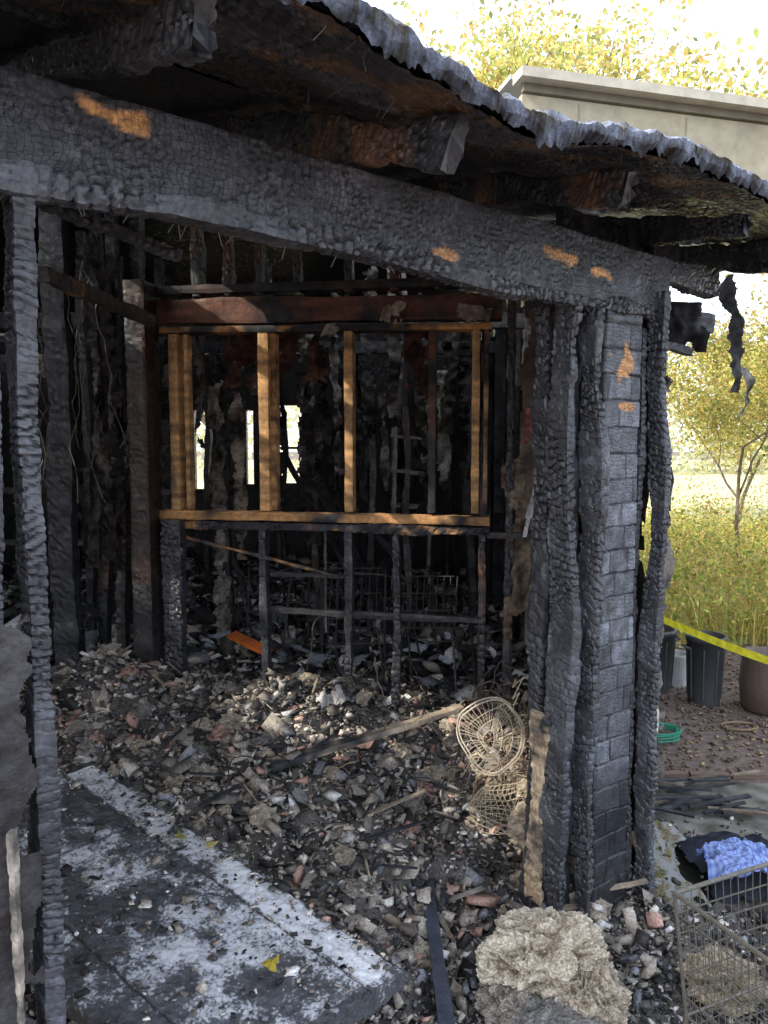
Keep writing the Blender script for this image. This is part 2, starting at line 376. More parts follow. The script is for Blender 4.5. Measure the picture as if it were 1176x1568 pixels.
for i in range(ns+1):
    sv=-1.0+3.45*i/ns
    rag=.006*nz(sv*9,0,2)+.010*abs(nz(sv*26,3,2))+.010*nz(sv*70,1,1)+.035*max(0,nz(sv*12,5,7)-.1)
    if nz(sv*5,9,9)>.3: rag+=.014
    bite=.03*max(0,nz(sv*8,2,31)-.15)
    prof=[(.05,.040),(-.02+bite+.012*nz(sv*8,1,5),.038+.008*nz(sv*15,3,3)),(-.035+bite+.016*nz(sv*15,4,5),.026),(-.03+bite+.018*nz(sv*15,4,5),.008-rag*.4),(-.018+bite+.02*nz(sv*13,4,5),-.004-rag)]
    for k,(r_,z) in enumerate(prof):
        P=W(sv,-.4+r_,0); V.append((P.x,P.y,roofz(*W(sv,-.4,0).xy)+z+.010*nz(sv*30,k*.5,8)+.004*nz(sv*120,k,3)))
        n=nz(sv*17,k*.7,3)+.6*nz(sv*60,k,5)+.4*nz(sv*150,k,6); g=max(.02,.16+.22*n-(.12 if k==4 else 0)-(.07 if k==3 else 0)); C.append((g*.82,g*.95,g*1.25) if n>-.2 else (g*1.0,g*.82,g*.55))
for i in range(ns):
    for k in range(4): F.append((i*5+k,i*5+k+1,(i+1)*5+k+1,(i+1)*5+k))
A.add(V,F,C); mk('eave_shingle_edge',A,M_shing,house)
A=Acc()
for i in range(130):
    sv=random.uniform(-.3,2.4); P=W(sv,-.4+random.uniform(0,.5),0); z=roofz(P.x,P.y)
    l=random.uniform(.01,.05); tube(A,[(P.x,P.y,z),(P.x+random.uniform(-.01,.01),P.y,z-l*.5),(P.x+random.uniform(-.03,.03),P.y+random.uniform(-.02,.02),z-l)],.0009,4,(.10,.09,.07))
for i in range(30):
    sv=random.uniform(-.1,1.9); P=W(sv,-.03,2.03); l=random.uniform(.01,.03)
    tube(A,[P,P+Vector((random.uniform(-.02,.02),0,-l))],.001,4,(.06,.05,.05))
for i in range(9):
    x=random.uniform(-1.5,-1.0); y=random.uniform(2.7,3.3); p=Vector((x,y,2.3)); pts=[p.copy()]
    for k in range(12): p=p+Vector((random.uniform(-.025,.03),random.uniform(-.02,.02),-random.uniform(.03,.11))); pts.append(p.copy())
    tube(A,pts,.0016,4,(.09,.075,.06))
mk('hanging_splinters_and_wires',A,M_char,house)
A=Acc()
for s0,big in((-1.6,0),(-1.0,0),(-.4,1),(.20,1),(.72,1),(1.30,1),(1.85,1)):
    x0,y0=RP(s0,.07); x1,y1=RP(s0,1.1)
    z0=roofz(x0,y0)-.07; z1=roofz(x1,y1)-.075
    plank(A,(x0,y0,z0),(x1,y1,z1),.045,.10,step=.008 if big else .03,stepL=.006 if big else .03,fine=bool(big),amp=.009,burn=.4,cell=(34,24),ash=1.0,warp=.03,ragged=.03,wood=.04 if s0 in(.72,1.30) else 0,wc=(.3,.16,.08))
    x2,y2=RP(s0,3.2); plank(A,(x1,y1,z1),(x2,y2,roofz(x2,y2)-.07),.045,.11,step=.04,fine=False,ash=.2)
mk('rafters',A,M_char,house)
A=Acc()
p=[RP(2.36,.06),RP(2.36,1.2),RP(2.36,2.6)]
for a_,b_ in((0,1),(1,2)):
    plank(A,(p[a_][0],p[a_][1],roofz(*p[a_])-.07),(p[b_][0],p[b_][1],roofz(*p[b_])-.07),.04,.13,step=.011 if a_==0 else .03,amp=.007,cell=(40,26),burn=.2,ash=.8)
plank(A,W(1.95,.0,2.20),W(2.42,.05,2.22),.05,.1,step=.008,amp=.008,burn=.35,ash=.8)
plank(A,W(1.95,.55,2.20),W(2.7,.2,2.12),.04,.09,step=.02,amp=.007,burn=.3,ash=.5)
plank(A,W(1.99,.3,2.08),W(2.45,.15,1.98),.035,.03,step=.012,amp=.007,burn=.4,ash=.5)
plank(A,W(1.7,.2,2.36),W(2.4,.2,2.36),.04,.09,step=.02,amp=.007,burn=.3,ash=.5)
mk('rake_boards',A,M_char,house)
A=Acc()
sheet(A,W(2.0,.35,2.0),W(2.5,.12,1.98)-W(2.0,.35,2.0),(0,.02,.20),110,60,amp=.05,tear=.35,freq=12,col=(.05,.05,.055),col2=(.01,.01,.01),edge=(1,1,1,0))
sheet(A,(1.17,2.52,1.76),(.07,.04,.02),(-.03,.01,.42),26,140,amp=.05,tear=.45,freq=12,col=(.05,.05,.055),col2=(.012,.012,.012),edge=(1,1,1,0))
sheet(A,(1.21,2.54,1.72),(.05,.03,.0),(.0,.01,.16),20,60,amp=.05,tear=.5,freq=16,col=(.45,.42,.38),col2=(.03,.03,.03))
mk('hanging_roof_felt',A,M_sheet,house)

# ---- window wall
WL=Vector((-1.0,3.5,0)); WR=Vector((.458,3.3,0)); we=(WR-WL); wn=Vector((-.136,-.99,0))
def WW(t,z,o=0): p=WL+we*t+wn*o; return Vector((p.x,p.y,z))
A=Acc()
def wst(t,z0,z1,wd,dp,wood,o=0,wc=(.80,.47,.21),**k): plank(A,WW(t,z0,o),WW(t,z1,o),wd,dp,up=-wn,wood=wood,wc=wc,step=.012,amp=.003,fine=False,burn=.06,**k)
wst(.022,1.32,2.13,.045,.089,.5)
wst(.06,1.32,2.13,.02,.06,.3)
wst(.313,1.32,2.13,.05,.089,.6)
wst(.335,1.32,2.13,.03,.07,.25,-.03)
wst(.58,1.32,2.13,.04,.089,.42)
wst(.835,1.32,2.13,.035,.08,.08,wc=(.22,.09,.05))
wst(.965,1.32,2.13,.036,.089,.36)
wst(.995,1.28,2.16,.02,.07,.12)
mk('window_studs',A,M_wood,house)
A=Acc()
plank(A,WW(-.03,1.298,.01),WW(1.01,1.285,.01),.10,.042,step=.012,fine=False,amp=.006,burn=.1,wood=.30,wc=(.76,.41,.17))
plank(A,WW(-.03,1.252,.006),WW(1.01,1.24,.006),.09,.04,step=.010,amp=.009,burn=.25,wood=.02)
plank(A,WW(-.02,2.15,.0),WW(1.01,2.135,.0),.10,.032,step=.012,fine=False,amp=.005,wood=.12)
plank(A,WW(-.08,2.235,.0),WW(1.04,2.22,.0),.09,.12,step=.015,fine=False,amp=.005,wood=.26,wc=(.20,.09,.06))
plank(A,WW(-.12,2.33,.0),WW(1.3,2.33,.0),.09,.04,step=.02,fine=False,amp=.005,wood=.05,wc=(.16,.06,.035))
mk('window_sill_and_header',A,M_wood,house)
A=Acc()
def dst(t,z0,z1,wd=.04,dp=.085,wood=.0,o=0,wc=(.22,.09,.05),**k):
    k.setdefault('ash',.15); plank(A,WW(t,z0,o),WW(t,z1,o),wd,dp,up=-wn,wood=wood,wc=wc,step=.011,amp=.006,burn=.3,cell=(34,22),**k)
for t in(.30,.58,.73): dst(t,.2,1.24,warp=.02)
dst(.99,.2,1.24,.03,.07,.1)
dst(.985,.2,2.3,.02,.03,.1,-.03)
dst(.50,.75,1.24,.012,.012,.0,.0)
for t in(.1,.2,.3,.42,.58,.72,.85,.97): dst(t,2.3,2.62,.04,.085,.08)
plank(A,WW(.3,.85,0),WW(.98,.83,0),.03,.03,step=.02,fine=False,ash=.1)
plank(A,WW(.3,1.0,-.1),WW(.55,1.0,-.1),.02,.02,step=.02,fine=False)
plank(A,WW(.02,1.2,.03),WW(.55,1.02,.03),.01,.012,step=.02,fine=False,wood=.1)
dk=lambda P,c,s: tuple((.012+.02*c*(.6+nz(P[0]*6,P[1]*6,P[2]*3)))*k for k in((1.5,.85,.75) if nz(P[0]*3+s,P[1],P[2]*2)>-.1 else (1,1,1.1)))
plank(A,(-1.10,3.42,.2),(-1.10,3.42,2.35),.10,.16,step=.014,amp=.003,burn=.1,up=-wn,colf=dk)
plank(A,(-.975,3.40,.2),(-.975,3.40,1.28),.10,.07,step=.010,amp=.009,burn=.2,ash=.1,up=-wn)
for x in(.56,.68,.82): plank(A,(x,3.3,.3),(x,3.3,2.4),.04,.085,step=.014,amp=.006,burn=.35,ash=.2,wood=.03,wc=(.2,.1,.06),up=-wn)
plank(A,(.46,3.28,1.22),(.9,3.24,1.22),.04,.03,step=.02,fine=False,wood=.1,wc=(.2,.08,.05))
mk('inner_wall_studs',A,M_char,house)
A=Acc()
sheet(A,(.52,3.28,.85),(.19,-.02,0),(0,0,.75),24,80,amp=.04,tear=.4,freq=6,col=(.32,.25,.19),col2=(.08,.06,.045))
sheet(A,(.58,3.22,1.35),(.28,-.03,0),(0,0,.9),30,80,amp=.02,tear=.2,freq=6,col=(.20,.165,.13),col2=(.09,.07,.055))
sheet(A,(.60,3.15,.55),(.25,-.03,0),(.02,0,.6),26,60,amp=.05,tear=.4,freq=6,col=(.24,.21,.18),col2=(.03,.03,.03))
sheet(A,(.60,3.22,1.22),(.03,0,0),(.05,0,.22),5,16,amp=.02,tear=.3,freq=10,col=(.8,.8,.82),col2=(.4,.4,.42))
sheet(A,(.595,3.2,1.62),(.035,0,0),(.01,0,.16),8,30,amp=.03,tear=.6,freq=14,col=(.55,.2,.17),col2=(.2,.07,.06))
for t,z,w_,h_ in((.72,2.0,.10,.16),(.30,1.95,.12,.22),(.40,1.9,.10,.28),(.74,1.85,.10,.28),(.14,1.9,.14,.3)):
    sheet(A,WW(t,z,-.12),WW(t+w_,z,-.12)-WW(t,z,-.12),(0,0,h_),24,40,amp=.05,tear=.65,freq=14,col=(.13,.07,.06),col2=(.02,.012,.012))
for t,z,w_,h_ in((.68,2.16,.07,.10),(.90,2.16,.10,.07),(.50,2.1,.05,.06)):
    sheet(A,WW(t,z,.07),WW(t+w_,z-.02,.08)-WW(t,z,.07),(.02,.0,h_),24,24,amp=.03,tear=.5,freq=16,col=(.4,.34,.27),col2=(.08,.06,.05))
mk('torn_drywall',A,M_sheet,house)
A=Acc()
for x,y,w_,wd in((-1.56,3.6,.13,0),(-1.42,3.75,.06,.05),(-1.33,3.7,.05,.12),(-1.24,3.8,.05,0),(-1.95,4.2,.05,.1),(-1.75,4.4,.05,0),(-2.1,3.4,.06,0)):
    plank(A,(x,y,.2),(x+random.uniform(-.02,.02),y,2.85),w_,.09,step=.02,amp=.006,burn=.25,cell=(30,26),ash=.05,wood=wd,wc=(.13,.07,.045),up=(0,1,0),warp=.03)
for y,n_ in((4.7,11),(5.9,13),(6.8,12)):
    for i in range(n_):
        x=-3.4+4.2*(i+random.uniform(.1,.9))/n_
        if y<6 and -1.0<x<-.6 : continue
        plank(A,(x,y,.2),(x+random.uniform(-.06,.06),y+random.uniform(-.1,.1),random.choice((2.8,2.8,2.8,1.7))),.045,.09,step=.04,amp=.01,burn=.3,fine=False,ash=.15,up=(0,1,0),warp=.05,wood=random.choice((0,0,.08)),wc=(.16,.09,.06))
for z in(1.35,1.02,2.3):
    plank(A,(-3.2,4.72,z),(-1.2,4.7,z-.02),.04,.04,step=.05,fine=False,ash=.1)
for y in(4.7,5.9): plank(A,(-3.4,y,2.4),(.9,y,2.4),.09,.1,step=.05,fine=False,ash=.05)
for i in range(12):
    x=random.uniform(-1.6,.6); y=random.uniform(4.2,6.5)
    plank(A,(x,y,.45),(x+random.uniform(-.7,.7),y+random.uniform(-.5,.5),random.uniform(.6,1.7)),.03,.05,step=.05,fine=False,ash=.3)
mk('interior_studs',A,M_char,house)
A=Acc()
for i in range(70):
    y=random.choice((3.72,4.64,4.64,5.84,6.7)); x=random.uniform(-2.6,.75)*(y/6.7 if y<5 else 1)
    if y==3.72: x=random.uniform(-1.6,-1.2)
    h_=random.uniform(.4,1.2); z=random.uniform(.9,2.3-h_*.5)
    k=random.choice((.03,.06,.12,.22))
    sheet(A,(x,y-.06,z),(random.uniform(.04,.11),random.uniform(-.05,.05),0),(random.uniform(-.08,.08),0,h_),10,60,amp=.06,tear=.65,freq=10,col=(k,k*.88,k*.78),col2=(.015,.014,.013))
sheet(A,(-.80,3.95,1.0),(.08,-.02,0),(-.02,0,1.1),12,80,amp=.05,tear=.6,freq=9,col=(.42,.37,.32),col2=(.03,.025,.02))
sheet(A,(-1.0,4.3,.5),(.10,-.02,0),(-.02,0,1.5),12,80,amp=.05,tear=.5,freq=9,col=(.40,.36,.32),col2=(.03,.025,.02))
sheet(A,(.32,4.6,1.35),(.10,-.02,0),(-.02,0,.75),12,50,amp=.05,tear=.5,freq=9,col=(.32,.30,.27),col2=(.03,.03,.03))
sheet(A,(-.02,4.9,1.3),(.07,-.02,0),(-.02,0,.7),12,50,amp=.05,tear=.5,freq=9,col=(.32,.30,.27),col2=(.03,.03,.03))
mk('hanging_wall_remnants',A,M_sheet,house)
A=Acc()
ops=[(-1.12,-.84,1.26,2.05),(-1.93,-1.80,1.2,2.0),(-1.40,-1.33,1.25,2.0),(-3.52,-3.3,.85,1.25)]
xs=sorted(set([-4.2,.95]+[o[0] for o in ops]+[o[1] for o in ops]))
for i in range(len(xs)-1):
    x0,x1=xs[i],xs[i+1]; zc=[(0,3.0)]
    for o in ops:
        if abs(x0-o[0])<1e-6: zc=[(0,o[2]),(o[3],3.0)]
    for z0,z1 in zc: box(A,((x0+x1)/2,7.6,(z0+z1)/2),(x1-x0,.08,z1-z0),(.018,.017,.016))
for y0,y1 in((0.0,3.9),(4.1,7.6)): box(A,(-4.2,(y0+y1)/2,1.45),(.08,y1-y0,2.9),(.018,.017,.016))
box(A,(-.98,7.58,1.62),(.28,.04,.025),(.05,.05,.05))
mk('back_wall',A,M_char,house)
A=Acc(); sc_=(.34,.33,.31)
for x in(.06,.34):
    for y in(5.5,5.75): plank(A,(x,y,.45),(x+.02,y,1.77),.026,.026,step=.03,fine=False,amp=.004,burn=.1,warp=.03,colf=lambda P,c,s:tuple(k*(.5+.8*c) for k in sc_))
for z in(1.18,1.45,1.72): plank(A,(.05,5.62,z),(.36,5.62,z-.02),.24,.022,step=.03,fine=False,amp=.006,warp=.04,colf=lambda P,c,s:tuple(k*(.4+.9*c) for k in sc_))
mk('metal_shelf',A,M_metal)

# ================= DEBRIS
def hg(x,y):
    s,q=SQ(x,y)
    inside=sm(1.02,.86,x)
    h=.02+.26*sm(-.15,1.1,q)+.05*sm(1.1,2.2,q)
    h+=.18*np.exp(-(((x+1.25)/.35)**2+((y-3.25)/.35)**2))
    h+=.22*np.exp(-(((x-.66)/.28)**2+((y-3.0)/.33)**2))
    h+=.14*np.exp(-(((x+.3)/.6)**2+((y-3.2)/.28)**2))
    h+=.12*sm(.3,-.6,x)*sm(2.2,2.8,y)
    h=h*np.where(q>-.2,inside,1)
    h=h-.06*sm(-.3,-1.3,q)
    h=np.where((x>1.0)&(q>-.1),-.02,h)
    return h
def nf(x,y): return .07*nz(x*4,y*4,1)+.055*nz(x*11,y*11,2)+.03*nz(x*28,y*28,3)
def H(x,y):
    h=float(hg(x,y)); s,q=SQ(x,y)
    return h+(1.0 if (q>-.1 and x<.95) else .3)*nf(x,y)
A=Acc(); V=[];C=[];F=[]
xs=np.arange(-2.4,1.35,.022); ys=np.arange(.9,4.2,.022)
for y in ys:
    for x in xs:
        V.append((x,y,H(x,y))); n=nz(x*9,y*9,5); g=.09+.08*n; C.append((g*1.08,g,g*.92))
nxs=len(xs)
for j in range(len(ys)-1):
    for i in range(nxs-1):
        if V[j*nxs+i][2]>-.04: F.append((j*nxs+i,j*nxs+i+1,(j+1)*nxs+i+1,(j+1)*nxs+i))
A.add(V,F,C)
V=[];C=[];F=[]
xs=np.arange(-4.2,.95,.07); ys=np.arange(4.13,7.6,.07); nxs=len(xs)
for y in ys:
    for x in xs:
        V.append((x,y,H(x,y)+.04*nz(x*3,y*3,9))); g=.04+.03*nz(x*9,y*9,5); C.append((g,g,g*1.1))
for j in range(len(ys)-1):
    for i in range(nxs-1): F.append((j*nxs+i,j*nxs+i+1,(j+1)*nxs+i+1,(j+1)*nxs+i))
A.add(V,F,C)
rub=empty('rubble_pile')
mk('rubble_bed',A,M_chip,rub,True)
PAL=np.array([(.035,.035,.038),(.09,.085,.08),(.18,.16,.14),(.30,.27,.235),(.44,.39,.33),(.6,.55,.48),(.76,.74,.72),(.46,.29,.24),(.23,.24,.265)])
def chips(name,P,size,pal,wts,parent,flat=.6,mat=M_chip,patch=0,thin=.5):
    n=len(P)
    T=np.array([(x,y,z) for x in(-1,1) for y in(-1,1) for z in(-1,1)],float)
    FT=np.array([(0,1,3,2),(4,6,7,5),(0,4,5,1),(2,3,7,6),(0,2,6,4),(1,5,7,3)])
    sc=np.stack([size,size*rng.uniform(.3,1,n),size*rng.uniform(.06,thin,n)],1)
    V=T[None]*(1+rng.uniform(-.6,.35,(n,8,3)))*sc[:,None,:]
    az=rng.uniform(0,2*np.pi,n); ti=np.abs(rng.normal(0,flat,n)); ax=rng.uniform(0,2*np.pi,n)
    k=np.stack([np.cos(ax),np.sin(ax),np.zeros(n)],1)
    c,s_=np.cos(az)[:,None],np.sin(az)[:,None]
    X=V[...,0]*c-V[...,1]*s_; Y=V[...,0]*s_+V[...,1]*c; V=np.stack([X,Y,V[...,2]],2)
    ct=np.cos(ti)[:,None,None]; st=np.sin(ti)[:,None,None]; K=k[:,None,:]
    V=V*ct+np.cross(np.broadcast_to(K,V.shape),V)*st+K*(V*K).sum(2,keepdims=True)*(1-ct)
    V=V+P[:,None,:]
    F=(FT[None]+8*np.arange(n)[:,None,None]).reshape(-1,4)
    ci=rng.choice(len(pal),n,p=np.array(wts)/sum(wts)); C=pal[ci]*rng.uniform(.6,1.35,(n,1))
    if patch: C=C*np.array([1+patch*nz(p[0]*3.5,p[1]*3.5,44)+.6*patch*nz(p[0]*9,p[1]*9,4) for p in P])[:,None]
    C=np.clip(np.repeat(C,8,0)*rng.uniform(.75,1.2,(n*8,1)),.008,.8)
    return npmesh(name,V.reshape(-1,3),F,C,mat,parent)
def scat(n,x0,x1,y0,y1,cond=None,lift=.004):
    out=[]
    while len(out)<n:
        x=random.uniform(x0,x1);y=random.uniform(y0,y1)
        if cond and not cond(x,y): continue
        out.append((x,y,max(H(x,y),0.0)+random.uniform(-.004,lift)))
    return np.array(out)
inr=lambda x,y:(SQ(x,y)[1]>-.25 and x<.93)
P=scat(42000,-1.7,.93,1.4,3.9,inr,.014)
chips('small_rubble',P,np.clip(rng.lognormal(-5.15,.5,len(P)),.002,.022),PAL,[10,12,18,22,18,11,5,4,6],rub,.8,M_chip,.7)
P=scat(4800,-1.7,.93,1.4,3.9,inr,.04)
chips('medium_rubble',P,np.clip(rng.lognormal(-4.15,.4,len(P)),.010,.05),PAL,[13,13,17,19,16,10,5,4,6],rub,1.0,M_chip,.5)
P=scat(130,-1.5,.8,2.0,3.8,inr,.03)
chips('broken_plaster_slabs',P,np.clip(rng.lognormal(-3.1,.35,len(P)),.025,.075),PAL,[12,10,16,16,16,8,5,4,8],rub,.55,M_chip,0,.14)
P=scat(9000,-3.6,.9,3.7,7.4,None,.06)
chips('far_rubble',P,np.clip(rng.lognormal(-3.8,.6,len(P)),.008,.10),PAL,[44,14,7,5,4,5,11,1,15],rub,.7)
outc=lambda x,y:(x>.93 or SQ(x,y)[1]<0)
def dens(x,y): return outc(x,y) and not (x>1.0 and y>2.4 and random.random()<.85)
P=scat(11000,.0,1.6,1.2,3.1,dens,.012)
chips('wet_char_chips',P,np.clip(rng.lognormal(-5.0,.5,len(P)),.003,.03),PAL,[38,20,9,5,4,4,4,0,15],rub,.6)
A=Acc()
for i in range(300):
    while True:
        x=random.uniform(-1.6,.9);y=random.uniform(1.9,3.6)
        if inr(x,y): break
    z=H(x,y)+random.uniform(.0,.03); s_=random.uniform(.02,.06)*(1 if random.random()<.82 else 2.0)
    az=random.uniform(0,6.28); ux=Vector((math.cos(az),math.sin(az),random.uniform(-.6,.6)))*s_
    uy=Vector((-math.sin(az),math.cos(az),random.uniform(-.9,.9)))*s_*random.uniform(.4,1)
    c=random.choice([(.42,.36,.29),(.48,.44,.38),(.34,.31,.27),(.46,.31,.26),(.26,.26,.26),(.66,.64,.61),(.36,.33,.29),(.08,.08,.08)])
    sheet(A,(x,y,z),ux,uy,10,10,amp=s_*.45,tear=.28,freq=1.6/s_,col=c,col2=tuple(k*.45 for k in c))
mk('torn_scraps',A,M_sheet,rub)
A=Acc()
for i in range(42):
    x=random.uniform(-1.1,.7);y=random.uniform(3.8,5.6); s_=random.uniform(.05,.17); az=random.uniform(0,6.28); k=random.choice((.3,.5,.72))
    sheet(A,(x,y,H(x,y)+random.uniform(.04,.12)),Vector((math.cos(az),math.sin(az),random.uniform(-.4,.4)))*s_,Vector((-math.sin(az),math.cos(az),random.uniform(-.3,.6)))*s_*.7,14,12,amp=.02,tear=.4,freq=.8/s_,col=(k*.9,k*.97,k*1.1),col2=(k*.4,k*.42,k*.48))
mk('ash_covered_sheets',A,M_sheet,rub)
A=Acc()
for i in range(30):
    x=random.uniform(-.9,.7);y=random.uniform(3.7,5.2); z=H(x,y); w_=random.uniform(.1,.35); h_=random.uniform(.15,.5); az=random.uniform(-.6,.6); u=Vector((math.cos(az),math.sin(az),0))*w_; b0=Vector((x,y,z))
    tp=Vector((random.uniform(-.1,.1),random.uniform(-.1,.1),h_)); tube(A,[b0,b0+tp,b0+tp+u*.5+Vector((0,0,random.uniform(-.05,.03))),b0+tp+u,b0+u],random.choice((.004,.007)),5,(.05,.045,.045))
for (x,y,z,w_,h_) in((-.35,3.95,.55,.34,.40),(.1,4.1,.6,.30,.28)):   # burnt wire racks
    for k in range(9): tube(A,[(x+w_*k/8,y,z),(x+w_*k/8+.02,y+.08,z+h_)],.003,5,(.06,.055,.055))
    for k in range(4): tube(A,[(x,y+.08*k/3,z+h_*k/3),(x+w_,y+.08*k/3,z+h_*k/3)],.004,5,(.06,.055,.055))
mk('burnt_furniture_frames',A,M_metal,rub)
def ico(n):
    b=bmesh.new(); bmesh.ops.create_icosphere(b,subdivisions=n,radius=1); T=[v.co.copy() for v in b.verts]; F=[tuple(v.index for v in f.verts) for f in b.faces]; b.free(); return T,F
T3=ico(3);T6=ico(6)
def lump(acc,c,sx,sy,sz,amp,f,col,col2,seed,T=T3,big=.0):
    V=[];C=[]
    for v in T[0]:
        w1=nz(v[0]*1.6,v[1]*1.6+seed,v[2]*1.6); w2=nz(v[0]*1.6+seed,v[1]*1.6,v[2]*1.6+7)
        a,b_,c_=v[0]*f+w1*1.2,v[1]*f+w2*1.2,v[2]*f+w1
        n1=nz(a+seed,b_,c_); n2=nz(a*2.4,b_*2.4+seed,c_*2.4); n3=nz(a*6,b_*6+seed,c_*6); n4=nz(a*15,b_*15+seed,c_*15)
        h=.9*n1+.6*(1-2.4*abs(n2))*.5+.30*n3+.28*n4
        d=1+amp*h+big*nz(v[0]*.9+seed,v[1]*.9,v[2]*.9)
        V.append((c[0]+v[0]*sx*d,c[1]+v[1]*sy*d,c[2]+v[2]*sz*d))
        st=nz(a*3+w2*4,b_*3+w1*4,c_*9)
        C.append(lerp(col2,col,min(1,max(0,.55+h*.8+st*.7))))
    acc.add(V,T[1],C)
A=Acc()
for i in range(190):
    while True:
        x=random.uniform(-1.6,.9);y=random.uniform(2.0,3.6)
        if inr(x,y): break
    s_=random.uniform(.015,.05); c=random.choice([(.42,.36,.28),(.5,.44,.35),(.32,.29,.26),(.46,.30,.25),(.25,.24,.23)])
    lump(A,(x,y,H(x,y)+s_*.3),s_,s_*random.uniform(.6,1),s_*.7,.55,1.8,c,tuple(k*.3 for k in c),random.random()*99)
mk('insulation_clods',A,M_insul,rub)
A=Acc()
for i in range(260):
    x=random.uniform(-1.5,.85);y=random.uniform(2.0,3.7)
    if not inr(x,y): continue
    az=random.uniform(0,6.28); l=random.uniform(.03,.24); z=H(x,y)+.015
    plank(A,(x,y,z),(x+l*math.cos(az),y+l*math.sin(az),z+random.uniform(-.02,.07)),random.uniform(.004,.022),random.uniform(.003,.01),step=.02,fine=False,amp=.002,wood=random.choice((0,0,.3)),wc=(.44,.36,.27),ash=1)
for i in range(26):
    x=random.uniform(-.4,.75);y=random.uniform(2.6,3.6); p=Vector((x,y,H(x,y)+.02)); pts=[p.copy()]; d=Vector((random.uniform(-1,1),random.uniform(-1,1),random.uniform(0,1.4)))
    for k in range(14):
        d+=Vector((random.uniform(-.5,.5),random.uniform(-.5,.5),random.uniform(-.6,.35))); d.normalize(); p=p+d*.035; p.z=max(p.z,H(p.x,p.y)+.005); pts.append(p.copy())
    tube(A,pts,.0022,4,random.choice([(.03,.03,.03),(.2,.14,.09),(.08,.06,.05)]))
mk('sticks_and_cables',A,M_wood,rub)
A=Acc()
plank(A,(-.42,2.68,.42),(.32,2.95,.55),.055,.025,step=.01,fine=False,amp=.006,burn=.25,wood=.2,wc=(.5,.41,.31),ash=1.4)
mk('fallen_board',A,M_wood)
A=Acc(); plank(A,(-.78,3.72,.66),(-.58,3.66,.58),.10,.02,step=.02,fine=False,amp=.002,wood=1.2,wc=(.9,.22,.04)); mk('fallen_board.001',A,M_wood)
A=Acc(); plank(A,(.15,2.42,.10),(.17,1.62,.09),.045,.015,step=.01,fine=False,amp=.003,colf=lambda P,c,s:(.03+.05*c,.04+.05*c,.06+.06*c)); mk('metal_channel',A,M_metal)

# ================= FALLEN DOOR PANEL
m,nt,b=newmat('scorched_white_panel'); L=nt.links.new
at=N(nt,'ShaderNodeAttribute',attribute_name='Col'); tc=N(nt,'ShaderNodeTexCoord')
n1=N(nt,'ShaderNodeTexNoise');n1.inputs['Scale'].default_value=110;n1.inputs['Detail'].default_value=6;n1.inputs['Roughness'].default_value=.6
n2=N(nt,'ShaderNodeTexNoise');n2.inputs['Scale'].default_value=28;n2.inputs['Detail'].default_value=5;n2.inputs['Roughness'].default_value=.7
L(tc.outputs['Object'],n1.inputs['Vector']);L(tc.outputs['Object'],n2.inputs['Vector'])
ad=N(nt,'ShaderNodeMath',operation='MULTIPLY_ADD'); L(n2.outputs['Fac'],ad.inputs[0]); ad.inputs[1].default_value=1.2; L(n1.outputs['Fac'],ad.inputs[2])
sp=N(nt,'ShaderNodeSeparateColor'); L(at.outputs['Color'],sp.inputs[0])
ad2=N(nt,'ShaderNodeMath',operation='ADD'); L(ad.outputs[0],ad2.inputs[0]); L(sp.outputs[0],ad2.inputs[1])
r=N(nt,'ShaderNodeValToRGB'); e=r.color_ramp.elements
e[0].position=.0; e[0].color=(.03,.031,.035,1); e[1].position=1; e[1].color=(.78,.80,.84,1)
k=r.color_ramp.elements.new(.42); k.color=(.09,.095,.105,1); k=r.color_ramp.elements.new(.56); k.color=(.50,.52,.56,1)
dv=N(nt,'ShaderNodeMapRange'); dv.inputs[1].default_value=.75; dv.inputs[2].default_value=2.15; L(ad2.outputs[0],dv.inputs[0]); L(dv.outputs[0],r.inputs[0]); L(r.outputs[0],b.inputs['Base Color'])
bp=N(nt,'ShaderNodeBump');bp.inputs['Strength'].default_value=.8;bp.inputs['Distance'].default_value=.004;L(ad.outputs[0],bp.inputs['Height']);L(bp.outputs[0],b.inputs['Normal']);b.inputs['Roughness'].default_value=.4
A=Acc()
pA=Vector((-1.05,2.60,.46)); pB=Vector((.05,1.715,.33)); pC=Vector((-.37,1.34,.30)); pD=Vector((-1.50,2.20,.43))
nxx,nyy=200,100; V=[];C=[];F=[]
for j in range(nyy+1):
    for i in range(nxx+1):
        a_=i/nxx;b_=j/nyy
        P=(pA.lerp(pB,a_)).lerp(pD.lerp(pC,a_),b_)
        eg=.02*nz(a_*20,b_*12,2) if (i in(0,nxx) or j in(0,nyy)) else 0
        d=.006*nz(a_*20,b_*12,4)+.004*nz(a_*70,b_*40,4)
        gr=-.008 if (.17<b_<.19 or .80<b_<.82) else 0
        if .3<a_<.315 and b_>.19: gr=-.008
        V.append((P.x+eg,P.y+eg,P.z+d+gr))
        wv=.27+.5*nz(a_*3.5,b_*2.5,8)+.4*nz(a_*12,b_*7,3)+ (.26 if b_<.17 else 0)+.10*(1-a_)-.15*math.exp(-((a_-.75)**2+(b_-.55)**2)/.05)-.15*b_
        if a_>.98 or b_<.015: wv-=.35
        if gr<0: wv-=.2
        C.append((max(0,wv),)*3)
nn=len(V)
for j in range(nyy):
    for i in range(nxx): F.append((j*(nxx+1)+i,(j+1)*(nxx+1)+i,(j+1)*(nxx+1)+i+1,j*(nxx+1)+i+1))
bd=[i for i in range(nxx+1)]+[(j*(nxx+1)+nxx) for j in range(1,nyy+1)]+[nyy*(nxx+1)+i for i in range(nxx-1,-1,-1)]+[j*(nxx+1) for j in range(nyy-1,0,-1)]
